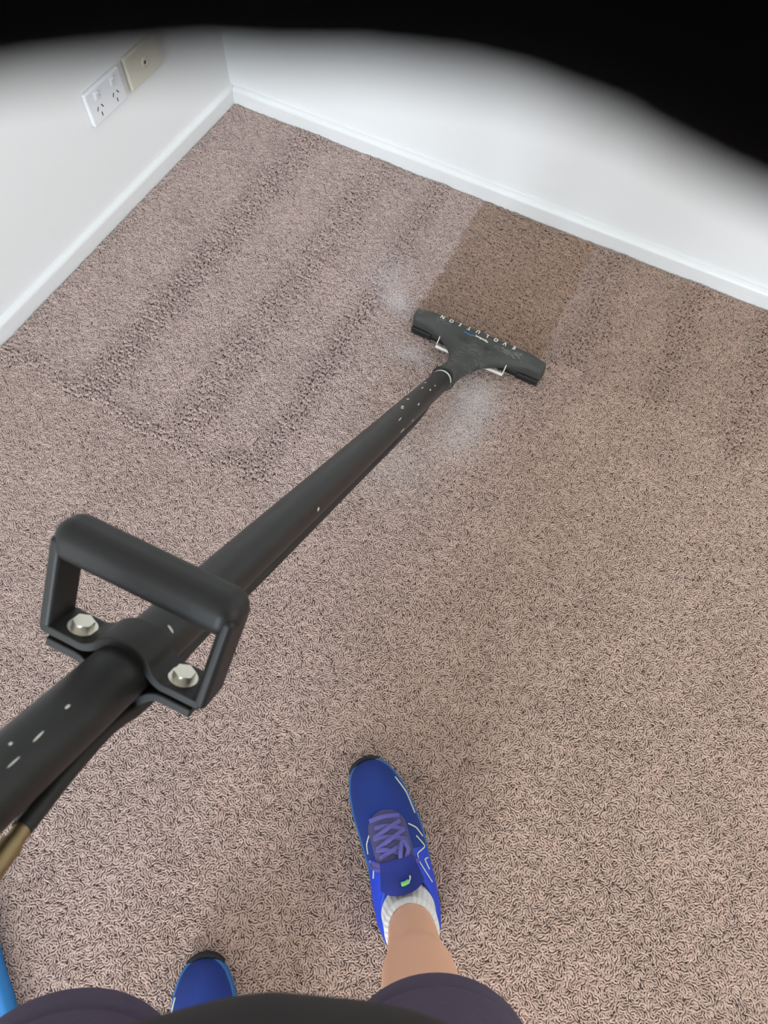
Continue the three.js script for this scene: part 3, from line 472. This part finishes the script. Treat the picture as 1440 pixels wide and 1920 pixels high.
  part('tongue', [0, 0.005].map((o) => sheet(16, 20, (a, b) => { const x = lerp(-0.037, 0.037, a) * lerp(0.72, 0.92, b), z = lerp(0.142, 0.094, b), lift = lerp(0.0, 0.010, sstep(b, 0.2, 1)) - 0.012 * (x / 0.037) ** 2 * b; const p = onShoe(x * 0.8, Math.max(z, 0.124), 0.003); return V(x, p.y + lift + o, z + 0.016 * Math.abs(x / 0.037) ** 3 * b); })), SHM.tongue, g, 'blue padded tongue');
  part('tongue_mark', [tube([V(-0.002, 0.1125, 0.108), V(0.004, 0.1130, 0.108), V(0.010, 0.1125, 0.1095)], 0.0032, 12, 8).scale(1, 1, 1)], SHM.green, g, 'green mark on the tongue');
  part('tongue_tag', tube([V(0.010, 0.1130, 0.1085), V(0.013, 0.1120, 0.113), V(0.0135, 0.1105, 0.116)], 0.0012, 10, 6), SHM.line, g);
  const lace = (pts, hgt = 0.0028) => { const c = new THREE.CatmullRomCurve3(pts.map(([x, z, h = 0]) => onShoe(x, z, hgt + h)), false, 'centripetal'); const n = 20; return [0, 1].map((top) => sheet(n, 4, (a, b) => { const p = c.getPoint(a), t = c.getTangent(a), s = V(0, 1, 0).cross(t).normalize(); return p.addScaledVector(s, (b - 0.5) * 0.0064).add(V(0, (top ? 0.0008 : -0.0008) - 0.0012 * Math.abs(b - 0.5) * (top ? 1 : -1), 0)); })); };
  const L = [[[-0.026, 0.205], [-0.003, 0.206, 0.001], [0.020, 0.202]], [[-0.021, 0.193], [0.0, 0.191], [0.019, 0.181]], [[0.019, 0.194], [0.0, 0.188, 0.0016], [-0.025, 0.179]], [[-0.026, 0.178], [0.0, 0.1745], [0.022, 0.165]], [[0.023, 0.181], [0.0, 0.172, 0.0016], [-0.024, 0.163]], [[-0.026, 0.162], [-0.01, 0.158], [0.006, 0.150]], [[0.024, 0.163], [0.0, 0.156, 0.0016], [-0.023, 0.149]]];
  for (const p of L) part('lace', lace(p), SHM.lace, g);
  part('lace_bow', [...lace([[0.004, 0.134, 0.002], [0.008, 0.150, 0.006], [0.014, 0.164, 0.005], [0.019, 0.152, 0.005], [0.010, 0.136, 0.002]]), ...lace([[0.002, 0.133, 0.002], [-0.014, 0.131, 0.004], [-0.032, 0.138, 0.003], [-0.036, 0.146, 0.002], [-0.020, 0.138, 0.004], [0.0, 0.134, 0.003]]), ...lace([[0.004, 0.134, 0.003], [0.018, 0.129, 0.003], [0.032, 0.134, 0.001]]), ...lace([[0.002, 0.134, 0.003], [-0.012, 0.126, 0.003], [-0.026, 0.122, 0.002]])], SHM.lace, g);
  return g;
}
const yaw = Math.atan2(F3.x, F3.z);
const shoeR = shoe(person); shoeR.rotation.y = yaw; shoeR.position.set(1.379, 0.004, 1.557); shoeR.scale.x = -1;   // local x then points to the person's right
const shoeL = shoe(person); shoeL.rotation.y = yaw; shoeL.position.set(1.284, 0.004, 1.942);
shoeR.userData.label = shoeL.userData.label = 'blue running shoe';

// ------------------------------------------------------------------ the phone that takes the picture
{
  const g = group('phone', 'black mobile phone held in the right hand above the floor', 'phone', null);
  const m = new THREE.Matrix4().makeBasis(RIGHT, UP, BACK).setPosition(K(8, -58, -5.5));
  part('phone_body', new RoundedBoxGeometry(0.075, 0.155, 0.008, 5, 0.0035).applyMatrix4(m), phys('#0b0b0d', 0.35), g);
  part('screen', box(0.070, 0.148, 0.0006, 0, 0, 0.0042).applyMatrix4(m), phys('#050506', 0.1), g);
}

// ------------------------------------------------------------------ steam drifting off the head
{
  const drop = new THREE.IcosahedronGeometry(0.00019, 0), N = 70000, mist = new THREE.InstancedMesh(drop, std([0.9, 0.9, 0.9], 1), N);
  mist.name = 'steam'; mist.userData = { kind: 'stuff', label: 'pale steam drifting over the carpet round the wand head', category: 'steam' };
  const m = new THREE.Matrix4(), gauss = () => (rnd() + rnd() + rnd() + rnd() - 2) * 0.9;
  const puffs = [[1.02, 0.05, 0.60, 0.055, 0.035, 0.06, 2.4], [1.03, 0.06, 0.70, 0.06, 0.035, 0.07, 2], [0.95, 0.05, 0.82, 0.10, 0.03, 0.10, 2.2], [0.69, 0.04, 0.38, 0.06, 0.03, 0.07, 1.3], [0.75, 0.05, 0.45, 0.04, 0.03, 0.03, 0.9], [0.84, 0.03, 0.55, 0.05, 0.015, 0.03, 0.7]];
  const total = puffs.reduce((a, p) => a + p[6], 0); let k = 0;
  for (const p of puffs) { const n = Math.floor(N * p[6] / total); for (let i = 0; i < n; i++) { const s = 0.6 + rnd() * 0.9; m.makeScale(s, s, s).setPosition(p[0] + gauss() * p[3], Math.max(0.012, p[1] + gauss() * p[4]), p[2] + gauss() * p[5]); mist.setMatrixAt(k++, m); } }
  mist.count = k; scene.add(mist);
}

scene.traverse((o) => { if (o.isMesh) o.castShadow = o.receiveShadow = true; });
renderer.render(scene, camera);
